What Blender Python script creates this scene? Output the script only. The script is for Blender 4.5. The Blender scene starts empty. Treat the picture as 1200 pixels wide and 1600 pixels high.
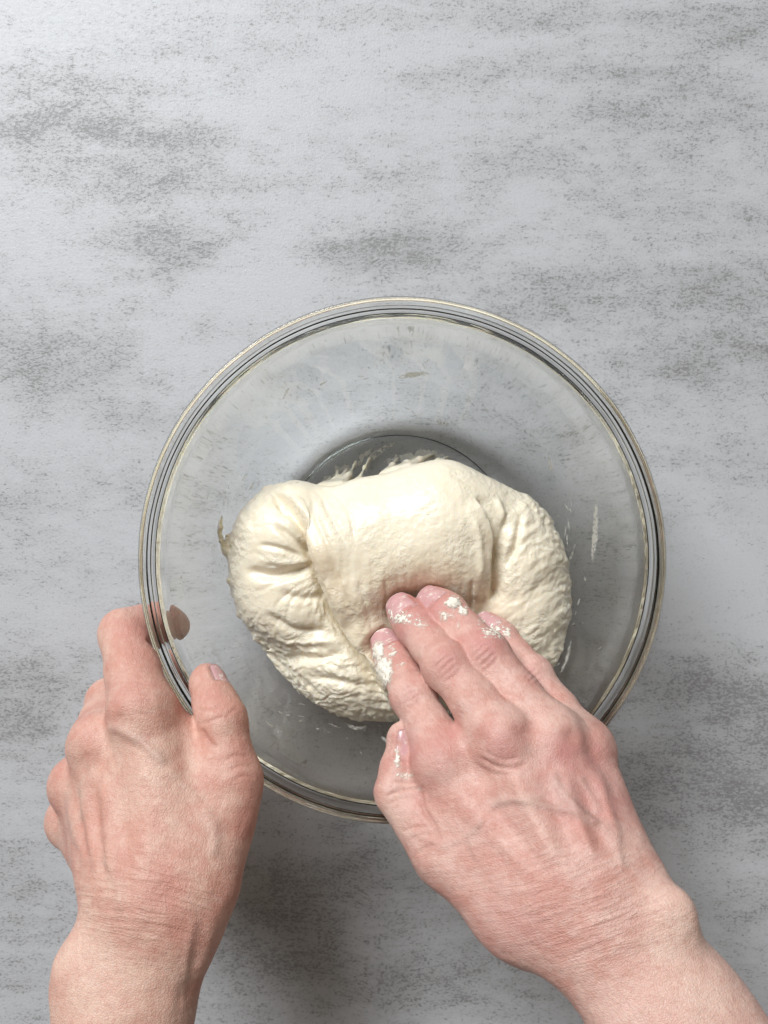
import bpy, math, random
import numpy as np
from mathutils import Vector

# ------------------------------------------------------------------ camera, world, light
SC = bpy.context.scene
COL = SC.collection
FPX, CAM_H = 1450.0, 0.536            # focal length in photo pixels (1200 x 1600), camera height over the table (m)
cam_d = bpy.data.cameras.new('camera')
cam = bpy.data.objects.new('camera', cam_d)
COL.objects.link(cam)
cam.location = (0, 0, CAM_H)
cam.rotation_euler = (0, 0, 0)
cam_d.sensor_fit = 'VERTICAL'
cam_d.sensor_height = 24.0
cam_d.lens = 24.0 * FPX / 1600.0
cam_d.clip_start = 0.01
cam_d.clip_end = 20
SC.camera = cam

w = bpy.data.worlds.new('World')
SC.world = w
w.use_nodes = True
w.node_tree.nodes['Background'].inputs[0].default_value = (1.0, 0.87, 0.72, 1)
w.node_tree.nodes['Background'].inputs[1].default_value = 0.17

def area_lamp(name, loc, target, sx, sy, power, color):
    d = bpy.data.lights.new(name, 'AREA')
    d.shape = 'RECTANGLE'; d.size = sx; d.size_y = sy
    d.energy = power; d.color = color
    o = bpy.data.objects.new(name, d)
    COL.objects.link(o)
    o.location = loc
    o.rotation_euler = (Vector(target) - Vector(loc)).to_track_quat('-Z', 'Y').to_euler()
    return o
area_lamp('window_light', (-1.05, 1.65, 1.95), (0.0, -0.05, 0.03), 1.3, 1.3, 101.0, (0.955, 0.98, 1.0))

SC.view_settings.view_transform = 'Standard'
SC.view_settings.look = 'None'
SC.view_settings.exposure = 0.0
SC.view_settings.gamma = 1.0
SC.render.engine = 'CYCLES'
SC.cycles.use_denoising = True
SC.cycles.max_bounces = 24
SC.cycles.transmission_bounces = 24
SC.cycles.transparent_max_bounces = 12
SC.cycles.caustics_refractive = True
SC.cycles.caustics_reflective = True
SC.cycles.blur_glossy = 0.3
SC.cycles.sample_clamp_indirect = 60.0

rnd = random.Random(4)

# ------------------------------------------------------------------ projection helpers
def P(u, v, z):
    s = (CAM_H - z) / FPX
    return np.array([(u - 600.0) * s, (800.0 - v) * s, z])
def px(z):                            # metres per photo pixel at height z
    return (CAM_H - z) / FPX
def proj(V):
    s = FPX / (CAM_H - V[:, 2])
    return 600.0 + V[:, 0] * s, 800.0 - V[:, 1] * s

# ------------------------------------------------------------------ noise
_rs = np.random.RandomState(7)
_perm = _rs.permutation(512).astype(np.int64)
_grad = _rs.normal(size=(512, 3)); _grad /= np.linalg.norm(_grad, axis=1)[:, None]
def gnoise(X, Y, Z):
    xi, yi, zi = np.floor(X).astype(np.int64), np.floor(Y).astype(np.int64), np.floor(Z).astype(np.int64)
    xf, yf, zf = X - xi, Y - yi, Z - zi
    u, v, t = [f * f * f * (f * (f * 6 - 15) + 10) for f in (xf, yf, zf)]
    out = 0
    for a in (0, 1):
        for b in (0, 1):
            for c in (0, 1):
                h = _perm[(_perm[(_perm[(xi + a) & 511] + yi + b) & 511] + zi + c) & 511]
                g = _grad[h]
                d = g[:, 0] * (xf - a) + g[:, 1] * (yf - b) + g[:, 2] * (zf - c)
                out = out + d * (u if a else 1 - u) * (v if b else 1 - v) * (t if c else 1 - t)
    return out * 1.5
def fbm(X, Y, Z, o=3):
    s, a = 0, 1.0
    for i in range(o):
        s = s + a * gnoise(X * 2 ** i + 13.7 * i, Y * 2 ** i + 5.1 * i, Z * 2 ** i + 9.3 * i); a *= 0.5
    return s
def sstep(a, b, x):
    t = np.clip((x - a) / (b - a), 0, 1)
    return t * t * (3 - 2 * t)

# ------------------------------------------------------------------ distance fields on a grid
class Field:
    def __init__(self, lo, hi, h):
        self.lo = np.array(lo, float); self.h = h
        self.n = np.ceil((np.array(hi) - self.lo) / h).astype(int) + 1
        self.D = np.full(self.n, 1.0, np.float32)
    def box(self, lo, hi):
        a = np.clip(np.floor((np.array(lo) - self.lo) / self.h).astype(int), 0, self.n)
        b = np.clip(np.ceil((np.array(hi) - self.lo) / self.h).astype(int) + 1, 0, self.n)
        sl = tuple(slice(i, j) for i, j in zip(a, b))
        ax = [(np.arange(i, j) * self.h + l).astype(np.float32) for i, j, l in zip(a, b, self.lo)]
        return sl, ax[0][:, None, None], ax[1][None, :, None], ax[2][None, None, :]
    def put(self, sl, d, k):
        if d.size == 0: return
        if k <= 0:
            self.D[sl] = np.minimum(self.D[sl], d)
        else:
            e = self.D[sl]
            hh = np.maximum(k - np.abs(e - d), 0) / k
            self.D[sl] = np.minimum(e, d) - hh * hh * k * 0.25
    def cone(self, a, b, ra, rb, k, n=None, s=1.0):
        a, b = np.asarray(a, float), np.asarray(b, float)
        m = max(ra, rb) * max(1, 1) + k + 4 * self.h
        sl, X, Y, Z = self.box(np.minimum(a, b) - m, np.maximum(a, b) + m)
        ba = b - a; L2 = max(ba @ ba, 1e-12)
        px_, py_, pz_ = X - a[0], Y - a[1], Z - a[2]
        t = np.clip((px_ * ba[0] + py_ * ba[1] + pz_ * ba[2]) / L2, 0, 1)
        qx, qy, qz = px_ - t * ba[0], py_ - t * ba[1], pz_ - t * ba[2]
        q2 = qx * qx + qy * qy + qz * qz
        f = 1.0
        if n is not None:
            n = np.asarray(n, float); n = n - ba * (n @ ba) / L2; n /= np.linalg.norm(n)
            qn = qx * n[0] + qy * n[1] + qz * n[2]
            q2 = q2 - qn * qn + (qn / s) ** 2
            f = min(s, 1.0) ** 0.5
        self.put(sl, ((np.sqrt(q2) - (ra + (rb - ra) * t)) * f).astype(np.float32), k)
    def ell(self, c, r, k, rot=0.0, sub=False):
        c, r = np.asarray(c, float), np.asarray(r, float)
        m = r.max() + k + 4 * self.h
        sl, X, Y, Z = self.box(c - m, c + m)
        cs, sn = math.cos(rot), math.sin(rot)
        x, y, z = X - c[0], Y - c[1], Z - c[2]
        x, y = x * cs + y * sn, -x * sn + y * cs
        k0 = np.sqrt((x / r[0]) ** 2 + (y / r[1]) ** 2 + (z / r[2]) ** 2)
        k1 = np.sqrt((x / r[0] ** 2) ** 2 + (y / r[1] ** 2) ** 2 + (z / r[2] ** 2) ** 2) + 1e-9
        d = (k0 * (k0 - 1) / k1).astype(np.float32)
        if sub:
            self.cut(sl, d, k)
        else:
            self.put(sl, d, k)
    def cut(self, sl, d, k):
        e = self.D[sl]; d = -d
        if k > 0:
            hh = np.maximum(k - np.abs(e - d), 0) / k
            self.D[sl] = np.maximum(e, d) + hh * hh * k * 0.25
        else:
            self.D[sl] = np.maximum(e, d)
    def sample(self, Pn):
        g = (Pn - self.lo) / self.h
        g = np.clip(g, 0, self.n - 1.001)
        i = g.astype(int); f = g - i
        out = 0
        for a in (0, 1):
            for b in (0, 1):
                for c in (0, 1):
                    out = out + self.D[i[:, 0] + a, i[:, 1] + b, i[:, 2] + c] * \
                        (f[:, 0] if a else 1 - f[:, 0]) * (f[:, 1] if b else 1 - f[:, 1]) * (f[:, 2] if c else 1 - f[:, 2])
        return out
    def mesh(self):
        D = self.D
        I = D < 0
        cnt = sum(I[a:I.shape[0] - 1 + a, b:I.shape[1] - 1 + b, c:I.shape[2] - 1 + c].astype(np.int8)
                  for a in (0, 1) for b in (0, 1) for c in (0, 1))
        act = (cnt > 0) & (cnt < 8)
        idx = np.argwhere(act)
        ids = np.full(act.shape, -1, np.int32); ids[act] = np.arange(len(idx))
        val = {}
        for a in (0, 1):
            for b in (0, 1):
                for c in (0, 1):
                    val[a, b, c] = D[idx[:, 0] + a, idx[:, 1] + b, idx[:, 2] + c].astype(float)
        S = np.zeros((len(idx), 3)); C = np.zeros(len(idx))
        for c0 in val:
            for ax in range(3):
                if c0[ax] == 0:
                    c1 = list(c0); c1[ax] = 1; c1 = tuple(c1)
                    d0, d1 = val[c0], val[c1]
                    m = (d0 < 0) != (d1 < 0)
                    t = np.where(m, d0 / np.where(m, d0 - d1, 1), 0)
                    p = np.tile(np.array(c0, float), (len(idx), 1)); p[:, ax] = t
                    S += p * m[:, None]; C += m
        V = (idx + S / C[:, None]) * self.h + self.lo
        Q = []
        for ax in range(3):
            o1, o2 = [(1, 2), (2, 0), (0, 1)][ax]
            sa = [slice(None)] * 3; sb = [slice(None)] * 3
            sa[ax] = slice(0, -1); sb[ax] = slice(1, None)
            A, B = I[tuple(sa)], I[tuple(sb)]
            ch = A != B
            e = np.argwhere(ch)
            ok = (e[:, o1] > 0) & (e[:, o2] > 0) & (e[:, o1] < I.shape[o1] - 1) & (e[:, o2] < I.shape[o2] - 1)
            e = e[ok]
            fl = A[e[:, 0], e[:, 1], e[:, 2]]
            def cid(d1, d2):
                q = e.copy(); q[:, o1] += d1; q[:, o2] += d2
                return ids[q[:, 0], q[:, 1], q[:, 2]]
            q = np.stack([cid(-1, -1), cid(0, -1), cid(0, 0), cid(-1, 0)], 1)
            q[~fl] = q[~fl][:, ::-1]
            Q.append(q)
        return V, np.concatenate(Q)

def normals(V, Q):
    n = np.cross(V[Q[:, 2]] - V[Q[:, 0]], V[Q[:, 3]] - V[Q[:, 1]])
    N = np.zeros_like(V)
    for c in range(3):
        for ax in range(3):
            N[:, ax] += np.bincount(Q[:, c], n[:, ax], len(V))
    for ax in range(3):
        N[:, ax] += np.bincount(Q[:, 3], n[:, ax], len(V))
    return N / (np.linalg.norm(N, axis=1)[:, None] + 1e-20)
def relax(V, Q, it=1, lam=0.5):
    for _ in range(it):
        A = np.zeros_like(V); c = np.zeros(len(V))
        for i in range(4):
            j = (i + 1) % 4
            c += np.bincount(Q[:, i], minlength=len(V)) + np.bincount(Q[:, j], minlength=len(V))
            for ax in range(3):
                A[:, ax] += np.bincount(Q[:, i], V[Q[:, j], ax], len(V)) + np.bincount(Q[:, j], V[Q[:, i], ax], len(V))
        V = V + lam * (A / c[:, None] - V)
    return V

def make_mesh(name, V, Q, mat, parent=None, attrs=None):
    me = bpy.data.meshes.new(name)
    nv, nf = len(V), len(Q); k = Q.shape[1]
    me.vertices.add(nv); me.vertices.foreach_set('co', np.ascontiguousarray(V, np.float32).ravel())
    me.loops.add(nf * k); me.loops.foreach_set('vertex_index', np.ascontiguousarray(Q, np.int32).ravel())
    me.polygons.add(nf)
    me.polygons.foreach_set('loop_start', np.arange(0, nf * k, k, dtype=np.int32))
    me.polygons.foreach_set('use_smooth', np.ones(nf, bool))
    for an, av in (attrs or {}).items():
        if av.ndim == 1:
            me.attributes.new(an, 'FLOAT', 'POINT').data.foreach_set('value', av.astype(np.float32))
        else:
            me.attributes.new(an, 'FLOAT_VECTOR', 'POINT').data.foreach_set('vector', av.astype(np.float32).ravel())
    me.update(calc_edges=True); me.validate()
    o = bpy.data.objects.new(name, me)
    me.materials.append(mat)
    COL.objects.link(o)
    if parent is not None: o.parent = parent
    return o
def grid_quads(nu, nv, wrap_u=False, wrap_v=False):
    q = []
    for i in range(nu if wrap_u else nu - 1):
        for j in range(nv if wrap_v else nv - 1):
            i2, j2 = (i + 1) % nu, (j + 1) % nv
            q.append((i * nv + j, i2 * nv + j, i2 * nv + j2, i * nv + j2))
    return np.array(q)
def tag(o, label=None, cat=None, group=None, kind=None):
    if label: o['label'] = label
    if cat: o['category'] = cat
    if group: o['group'] = group
    if kind: o['kind'] = kind
    return o

def pdist(u, v, pts):
    """distance (px) to a polyline, position along it 0..1, signed side"""
    pts = np.asarray(pts, float)
    L = np.concatenate([[0], np.cumsum(np.linalg.norm(np.diff(pts, axis=0), axis=1))])
    best = np.full(len(u), 1e9); T = np.zeros(len(u)); S = np.zeros(len(u))
    for i in range(len(pts) - 1):
        a, b = pts[i], pts[i + 1]; d = b - a; l2 = d @ d
        t = np.clip(((u - a[0]) * d[0] + (v - a[1]) * d[1]) / l2, 0, 1)
        qx, qy = u - a[0] - t * d[0], v - a[1] - t * d[1]
        dd = np.hypot(qx, qy)
        m = dd < best
        best[m] = dd[m]; T[m] = ((L[i] + t * math.sqrt(l2)) / L[-1])[m]
        S[m] = np.sign(d[0] * qy - d[1] * qx)[m]
    return best, T, S
def smooth_path(pts, n=24):
    pts = np.asarray(pts, float)
    if len(pts) < 3: return pts
    q = np.vstack([2 * pts[0] - pts[1], pts, 2 * pts[-1] - pts[-2]])
    out = []
    m = max(2, n // (len(pts) - 1))
    for i in range(1, len(q) - 2):
        for t in np.linspace(0, 1, m, endpoint=False):
            p0, p1, p2, p3 = q[i - 1], q[i], q[i + 1], q[i + 2]
            out.append(0.5 * (2 * p1 + (p2 - p0) * t + (2 * p0 - 5 * p1 + 4 * p2 - p3) * t * t + (3 * p1 - p0 - 3 * p2 + p3) * t ** 3))
    out.append(pts[-1])
    return np.array(out)
def stroke(u, v, pts, width, taper=0.15):
    d, t, _ = pdist(u, v, smooth_path(pts))
    e = np.ones_like(t) if taper <= 0 else sstep(0, taper, t) * sstep(0, taper, 1 - t)
    return np.exp(-(d / width) ** 2) * e
def blob(u, v, cu, cv, ru, rv=None):
    rv = rv or ru
    return np.exp(-((u - cu) / ru) ** 2 - ((v - cv) / rv) ** 2)

# ------------------------------------------------------------------ materials
def mat(name):
    m = bpy.data.materials.new(name); m.use_nodes = True
    nt = m.node_tree
    return m, nt, nt.nodes['Principled BSDF']
class NT:
    def __init__(self, nt): self.nt = nt
    def new(self, t, **kw):
        n = self.nt.nodes.new(t)
        for k, v in kw.items(): setattr(n, k, v)
        return n
    def link(self, a, b): self.nt.links.new(a, b)
    def setin(self, sock, v):
        if hasattr(v, 'links') or hasattr(v, 'is_linked'): self.nt.links.new(v, sock)
        else: sock.default_value = v
    def math(self, op, a, b=0.0, clamp=False):
        n = self.new('ShaderNodeMath', operation=op); n.use_clamp = clamp
        self.setin(n.inputs[0], a); self.setin(n.inputs[1], b)
        return n.outputs[0]
    def mix(self, f, a, b, blend='MIX'):
        n = self.new('ShaderNodeMix', data_type='RGBA', blend_type=blend)
        self.setin(n.inputs[0], f)
        for s, v in ((n.inputs[6], a), (n.inputs[7], b)):
            self.setin(s, v if hasattr(v, 'is_linked') else (*v, 1.0))
        return n.outputs[2]
    def attr(self, name, out='Fac'):
        return self.new('ShaderNodeAttribute', attribute_name=name).outputs[out]
    def coord(self, scale=(1, 1, 1), src=None, rot=(0, 0, 0)):
        m = self.new('ShaderNodeMapping'); m.inputs['Scale'].default_value = scale; m.inputs['Rotation'].default_value = rot
        if src is None: src = self.new('ShaderNodeTexCoord').outputs['Object']
        self.link(src, m.inputs['Vector'])
        return m.outputs['Vector']
    def noise(self, vec, scale, detail=3.0, rough=0.55, dist=0.0):
        n = self.new('ShaderNodeTexNoise'); self.link(vec, n.inputs['Vector'])
        n.inputs['Scale'].default_value = scale; n.inputs['Detail'].default_value = detail
        n.inputs['Roughness'].default_value = rough; n.inputs['Distortion'].default_value = dist
        return n.outputs['Fac']
    def ramp(self, f, a, b):
        n = self.new('ShaderNodeMapRange', interpolation_type='SMOOTHSTEP')
        self.setin(n.inputs['Value'], f); self.setin(n.inputs['From Min'], a); self.setin(n.inputs['From Max'], b)
        return n.outputs['Result']
    def bump(self, h, strength, dist, prev=None):
        n = self.new('ShaderNodeBump'); self.setin(n.inputs['Strength'], strength); n.inputs['Distance'].default_value = dist
        self.link(h, n.inputs['Height'])
        if prev is not None: self.link(prev, n.inputs['Normal'])
        return n.outputs['Normal']

# --- table: pale grey concrete-look surface with dark flecks
M_TABLE, nt_, bs = mat('mottled_concrete'); t = NT(nt_)
stain = t.attr('stain')
obj_c = t.coord()
streak = t.noise(t.coord((1.0, 5.0, 1.0)), 5.0, 5.0, 0.6)
cloud = t.noise(t.coord((1.0, 1.8, 1.0)), 9.0, 4.0, 0.55)
dens = t.math('ADD', t.math('MULTIPLY', streak, 0.60), t.math('MULTIPLY', cloud, 0.40))
dens = t.math('ADD', dens, t.math('MULTIPLY', stain, 0.19))
fleck = t.noise(t.coord((1.0, 1.5, 1.0)), 520.0, 2.0, 0.6, 0.25)
fleck2 = t.noise(t.coord((1.0, 1.7, 1.0)), 230.0, 4.0, 0.75, 0.2)
fleck3 = t.noise(t.coord((1.0, 1.9, 1.0)), 42.0, 5.0, 0.68, 0.2)
fl = t.math('ADD', t.math('MULTIPLY', fleck, 0.52), t.math('MULTIPLY', fleck2, 0.48))
fl = t.math('ADD', fl, t.math('MULTIPLY', t.math('SUBTRACT', dens, 0.5), 0.36))
fl = t.math('ADD', fl, t.math('MULTIPLY', t.math('SUBTRACT', fleck3, 0.5), 0.34))
spots = t.ramp(fl, 0.53, 0.68)
haze = t.ramp(fl, 0.40, 0.72)
wash = t.ramp(t.math('ADD', dens, t.math('MULTIPLY', t.math('SUBTRACT', fleck3, 0.5), 0.5)), 0.36, 0.85)
col = t.mix(wash, (0.500, 0.512, 0.535), (0.345, 0.349, 0.358))
col = t.mix(t.math('MULTIPLY', haze, 0.36), col, (0.30, 0.30, 0.30))
dots = t.ramp(t.noise(t.coord((1.0, 1.3, 1.0)), 620.0, 1.0, 0.5), 0.685, 0.76)
dots = t.math('MULTIPLY', dots, t.ramp(fleck3, 0.36, 0.56))
col = t.mix(t.math('MULTIPLY', t.math('MAXIMUM', spots, dots), 0.66), col, (0.135, 0.133, 0.133))
pale = t.ramp(t.noise(t.coord((1.0, 3.0, 1.0)), 14.0, 5.0, 0.6), 0.52, 0.75)
col = t.mix(t.math('MULTIPLY', pale, 0.35), col, (0.545, 0.558, 0.585))
grain = t.noise(obj_c, 900.0, 2.0, 0.6)
col = t.mix(0.10, col, t.mix(grain, (0.2, 0.2, 0.2), (0.9, 0.9, 0.9)))
t.link(col, bs.inputs['Base Color'])
rg = t.math('ADD', t.math('MULTIPLY', fleck2, 0.25), 0.36)
t.link(rg, bs.inputs['Roughness'])
bs.inputs['Specular IOR Level'].default_value = 0.45
nrm = t.bump(t.noise(obj_c, 700.0, 3.0, 0.6), 0.25, 0.0006)
nrm = t.bump(t.math('MULTIPLY', spots, -1.0), 0.25, 0.0004, nrm)
t.link(nrm, bs.inputs['Normal'])

# --- glass
M_GLASS, nt_, bs = mat('clear_glass'); t = NT(nt_)
bs.inputs['Base Color'].default_value = (0.985, 0.99, 0.985, 1)
va = t.new('ShaderNodeVolumeAbsorption'); va.inputs['Color'].default_value = (0.69, 0.715, 0.695, 1); va.inputs['Density'].default_value = 30.0
t.link(va.outputs[0], nt_.nodes['Material Output'].inputs['Volume'])
bs.inputs['Roughness'].default_value = 0.0
bs.inputs['IOR'].default_value = 1.47
bs.inputs['Transmission Weight'].default_value = 1.0

# --- dough
M_DOUGH, nt_, bs = mat('wet_dough'); t = NT(nt_)
n1 = t.noise(t.coord(), 55.0, 4.0, 0.6)
n2 = t.noise(t.coord(), 420.0, 3.0, 0.6)
col = t.mix(n1, (0.845, 0.75, 0.572), (0.90, 0.838, 0.685))
col = t.mix(t.math('MULTIPLY', t.attr('thin'), 0.75, True), col, (0.72, 0.575, 0.385))  # blends towards a darker tan by the vertex mask
col = t.mix(t.ramp(n2, 0.62, 0.75), col, (0.90, 0.87, 0.78))
t.link(col, bs.inputs['Base Color'])
bs.inputs['Roughness'].default_value = 0.40
t.link(t.math('ADD', t.math('MULTIPLY', n1, 0.5), 0.14), bs.inputs['Roughness'])
bs.inputs['Coat Weight'].default_value = 0.30; bs.inputs['Coat Roughness'].default_value = 0.22
bs.inputs['Subsurface Weight'].default_value = 0.30
bs.inputs['Subsurface Radius'].default_value = (1.0, 0.75, 0.45)
bs.inputs['Subsurface Scale'].default_value = 0.004
nrm = t.bump(n2, 0.25, 0.0010)
nrm = t.bump(t.noise(t.coord(), 170.0, 5.0, 0.65), t.ramp(n1, 0.35, 0.65), 0.0022, nrm)
t.link(nrm, bs.inputs['Normal'])

M_SMEAR, nt_, bs = mat('drying_dough_film'); t = NT(nt_)
n1 = t.noise(t.coord(), 420.0, 4.0, 0.65)
t.link(t.mix(n1, (0.80, 0.78, 0.70), (0.90, 0.89, 0.85)), bs.inputs['Base Color'])
bs.inputs['Roughness'].default_value = 0.45
al = t.math('MULTIPLY', t.attr('cover'), t.math('ADD', t.ramp(n1, 0.33, 0.60), 0.32), True)
t.link(al, bs.inputs['Alpha'])
t.link(t.bump(n1, 0.4, 0.001), bs.inputs['Normal'])
bs.inputs['Transmission Weight'].default_value = 0.0
tl = t.new('ShaderNodeBsdfTranslucent'); tl.inputs['Color'].default_value = (0.96, 0.93, 0.82, 1)
tp = t.new('ShaderNodeBsdfTransparent')
mx1 = t.new('ShaderNodeMixShader'); t.link(al, mx1.inputs[0]); t.link(tp.outputs[0], mx1.inputs[1]); t.link(tl.outputs[0], mx1.inputs[2])
mx2 = t.new('ShaderNodeMixShader'); mx2.inputs[0].default_value = 0.36; t.link(mx1.outputs[0], mx2.inputs[1]); t.link(bs.outputs[0], mx2.inputs[2])
t.link(mx2.outputs[0], nt_.nodes['Material Output'].inputs['Surface'])

M_STICKY, nt_, bs = mat('sticky_dough_film'); t = NT(nt_)
n1 = t.noise(t.coord(), 480.0, 4.0, 0.65)
t.link(t.mix(n1, (0.80, 0.74, 0.62), (0.90, 0.86, 0.77)), bs.inputs['Base Color'])
bs.inputs['Roughness'].default_value = 0.38
t.link(t.math('MULTIPLY', t.attr('cover'), t.math('ADD', t.ramp(n1, 0.28, 0.60), 0.50), True), bs.inputs['Alpha'])
t.link(t.bump(n1, 0.6, 0.0012), bs.inputs['Normal'])

# --- skin
def skin_material(name, base, red):
    m, nt_, bs = mat(name); t = NT(nt_)
    oc = t.coord()
    mott = t.noise(oc, 75.0, 4.0, 0.6)
    fine = t.noise(oc, 420.0, 4.0, 0.65)
    col = t.mix(t.ramp(mott, 0.36, 0.66), tuple(b * f for b, f in zip(base, (1.05, 1.08, 1.08))), tuple(b * f for b, f in zip(base, (0.90, 0.74, 0.72))))
    col = t.mix(t.math('MULTIPLY', t.attr('red'), t.math('ADD', t.math('MULTIPLY', mott, 0.7), 0.55), True), col, red)
    col = t.mix(t.math('MULTIPLY', t.attr('vein'), 0.30, True), col, (0.40, 0.36, 0.31))
    col = t.mix(t.math('MULTIPLY', t.attr('pale'), 0.70, True), col, (0.76, 0.57, 0.47))
    col = t.mix(t.math('MULTIPLY', t.ramp(fine, 0.52, 0.70), 0.30), col, (0.50, 0.24, 0.20))
    col = t.mix(t.math('MULTIPLY', t.attr('crease'), 0.5, True), col, tuple(b * f for b, f in zip(base, (0.62, 0.42, 0.40))))
    suv = t.attr('suv', 'Vector')
    wr = t.noise(t.coord((1.0, 0.16, 1.0), suv), 0.115, 4.0, 0.62, 0.5)
    wr2 = t.noise(t.coord((0.5, 1.0, 1.0), suv), 0.20, 4.0, 0.65, 0.8)
    col = t.mix(t.math('MULTIPLY', t.ramp(wr, 0.56, 0.44), t.math('MULTIPLY', t.attr('wrinkle'), 0.32)), col, tuple(b * f for b, f in zip(base, (0.72, 0.5, 0.47))))
    col = t.mix(t.math('MULTIPLY', t.ramp(wr2, 0.52, 0.36), 0.24), col, tuple(b * f for b, f in zip(base, (0.74, 0.52, 0.48))))
    col = t.mix(t.math('MULTIPLY', t.ramp(wr2, 0.56, 0.70), 0.16), col, (0.80, 0.62, 0.53))
    t.link(col, bs.inputs['Base Color'])
    bs.inputs['Subsurface Weight'].default_value = 0.16
    bs.inputs['Subsurface Radius'].default_value = (1.0, 0.42, 0.26)
    bs.inputs['Subsurface Scale'].default_value = 0.0035
    t.link(t.math('ADD', t.math('MULTIPLY', fine, 0.25), 0.31), bs.inputs['Roughness'])
    bs.inputs['Specular IOR Level'].default_value = 0.42
    vor = t.new('ShaderNodeTexVoronoi', feature='DISTANCE_TO_EDGE'); vor.inputs['Scale'].default_value = 900.0
    t.link(t.coord(), vor.inputs['Vector'])
    nrm = t.bump(t.ramp(vor.outputs['Distance'], 0.0, 0.22), 0.28, 0.0005)
    nrm = t.bump(fine, 0.22, 0.0010, nrm)
    nrm = t.bump(wr2, 0.27, 0.0013, nrm)
    nrm = t.bump(t.math('MULTIPLY', wr, t.attr('wrinkle')), 0.55, 0.0020, nrm)
    t.link(nrm, bs.inputs['Normal'])
    return m
M_SKIN_L = skin_material('tan_skin', (0.650, 0.412, 0.330), (0.565, 0.260, 0.215))  # left hand's own skin tone, a little more tan than the right
M_SKIN_R = skin_material('pink_skin', (0.665, 0.425, 0.362), (0.570, 0.255, 0.232))
M_NAIL, nt_, bs = mat('fingernail'); t = NT(nt_)
nc_ = t.mix(t.noise(t.coord(), 260.0, 3.0), (0.53, 0.275, 0.28), (0.65, 0.41, 0.405))
t.link(t.mix(t.math('MULTIPLY', t.ramp(t.noise(t.coord(), 330.0, 5.0, 0.7), 0.53, 0.66), 0.75), nc_, (0.86, 0.80, 0.72)), bs.inputs['Base Color'])
bs.inputs['Roughness'].default_value = 0.24
bs.inputs['Subsurface Weight'].default_value = 0.12
bs.inputs['Subsurface Scale'].default_value = 0.002

# ------------------------------------------------------------------ table
def build_table():
    xs = np.concatenate([[-0.75, -0.6, -0.4], np.arange(-0.28, 0.2801, 0.004), [0.4, 0.6, 0.75]])
    ys = np.concatenate([[-0.55, -0.5, -0.45], np.arange(-0.36, 0.3601, 0.004), [0.45, 0.6, 0.75]])
    X, Y = np.meshgrid(xs, ys, indexing='ij')
    V = np.stack([X.ravel(), Y.ravel(), np.zeros(X.size)], 1)
    u, v = proj(V)
    s = np.zeros(len(u))
    for cu, cv, ru, rv, a in [(110, 195, 150, 35, 0.9), (290, 225, 90, 28, 1.0), (250, 290, 120, 28, 1.1), (265, 400, 95, 55, 1.2), (575, 400, 130, 35, 1.3),
                              (640, 370, 70, 30, .7), (800, 250, 70, 35, .9), (985, 115, 90, 18, .8), (680, 120, 120, 16, .8), (830, 30, 200, 22, .8), (1120, 20, 120, 20, .7), (1080, 150, 150, 30, .5),
                              (1150, 60, 70, 22, .8), (880, 460, 170, 45, .9), (1130, 450, 110, 60, .8), (1120, 580, 130, 60, .7), (1000, 560, 90, 70, .5), (90, 130, 110, 22, .6),
                              (150, 560, 120, 50, .7), (60, 590, 80, 40, .5), (150, 640, 160, 30, .5), (60, 800, 90, 40, .35), (60, 1080, 120, 60, 1.0), (40, 1140, 60, 50, .7), (1150, 1150, 170, 110, 1.3), (1090, 1060, 90, 30, .7), (1180, 1240, 110, 60, 1.0), (1090, 990, 60, 20, .5),
                              (480, 1390, 130, 80, .7), (430, 1480, 120, 60, .7), (640, 1560, 200, 50, .8), (700, 1480, 110, 50, .4), (20, 1400, 70, 90, .6), (1180, 1420, 60, 60, .6), (560, 1320, 60, 30, .4),
                              (420, 430, 90, 50, -1.6), (150, 395, 150, 45, -.6), (1130, 900, 140, 110, -1.2), (80, 720, 140, 60, -.8), (700, 60, 250, 30, -.5), (560, 120, 140, 40, -.8),
                              (250, 500, 70, 60, -.6), (380, 330, 140, 40, -.3), (120, 40, 200, 40, -.7), (420, 150, 140, 40, -.5), (60, 960, 90, 50, -.6), (700, 300, 90, 60, -.2),
                              (620, 560, 120, 50, -.4), (400, 660, 120, 70, -.5), (830, 560, 120, 60, .3)]:
        s += a * blob(u, v, cu, cv, ru, rv)
    o = make_mesh('tabletop', V, grid_quads(len(xs), len(ys)), M_TABLE, None, {'stain': s})
    tag(o, 'pale grey mottled concrete look tabletop with dark flecks', None, None, 'structure')
build_table()

# ------------------------------------------------------------------ glass bowl (surface of revolution)
BC = P(628, 876, 0.1)[:2]
INNER = np.array([(0.0, .0052), (.040, .0052), (.0640, .0054), (.0695, .0062), (.0735, .0085), (.0790, .0140), (.0860, .0245), (.0930, .0390), (.0985, .0540),
                  (.1035, .0680), (.1070, .0775), (.1092, .0835), (.1112, .0880), (.1130, .0912), (.1145, .0926)])
RIM = np.array([(.1158, .0934), (.1176, .09375), (.11788, .09575), (.11819, .0974), (.11959, .0976), (.12026, .0989), (.121, .0996), (.12214, .09986), (.12368, .1000), (.1248, .09714), (.12456, .09449),
                (.12415, .09163), (.12274, .09017), (.12055, .08968), (.11963, .08686)])
OUTER = np.array([(.1169, .08197), (.11393, .07505), (.1102, .0645), (.1048, .0505), (.0985, .0370), (.0915, .0230), (.0845, .0125), (.0785, .0060), (.0740, .0022), (.0700, .0006), (.0670, .0006), (.0650, .0014), (.040, .0018), (0.0, .0018)])
def densify(pr):
    return smooth_path(pr, 3 * len(pr))
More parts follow.
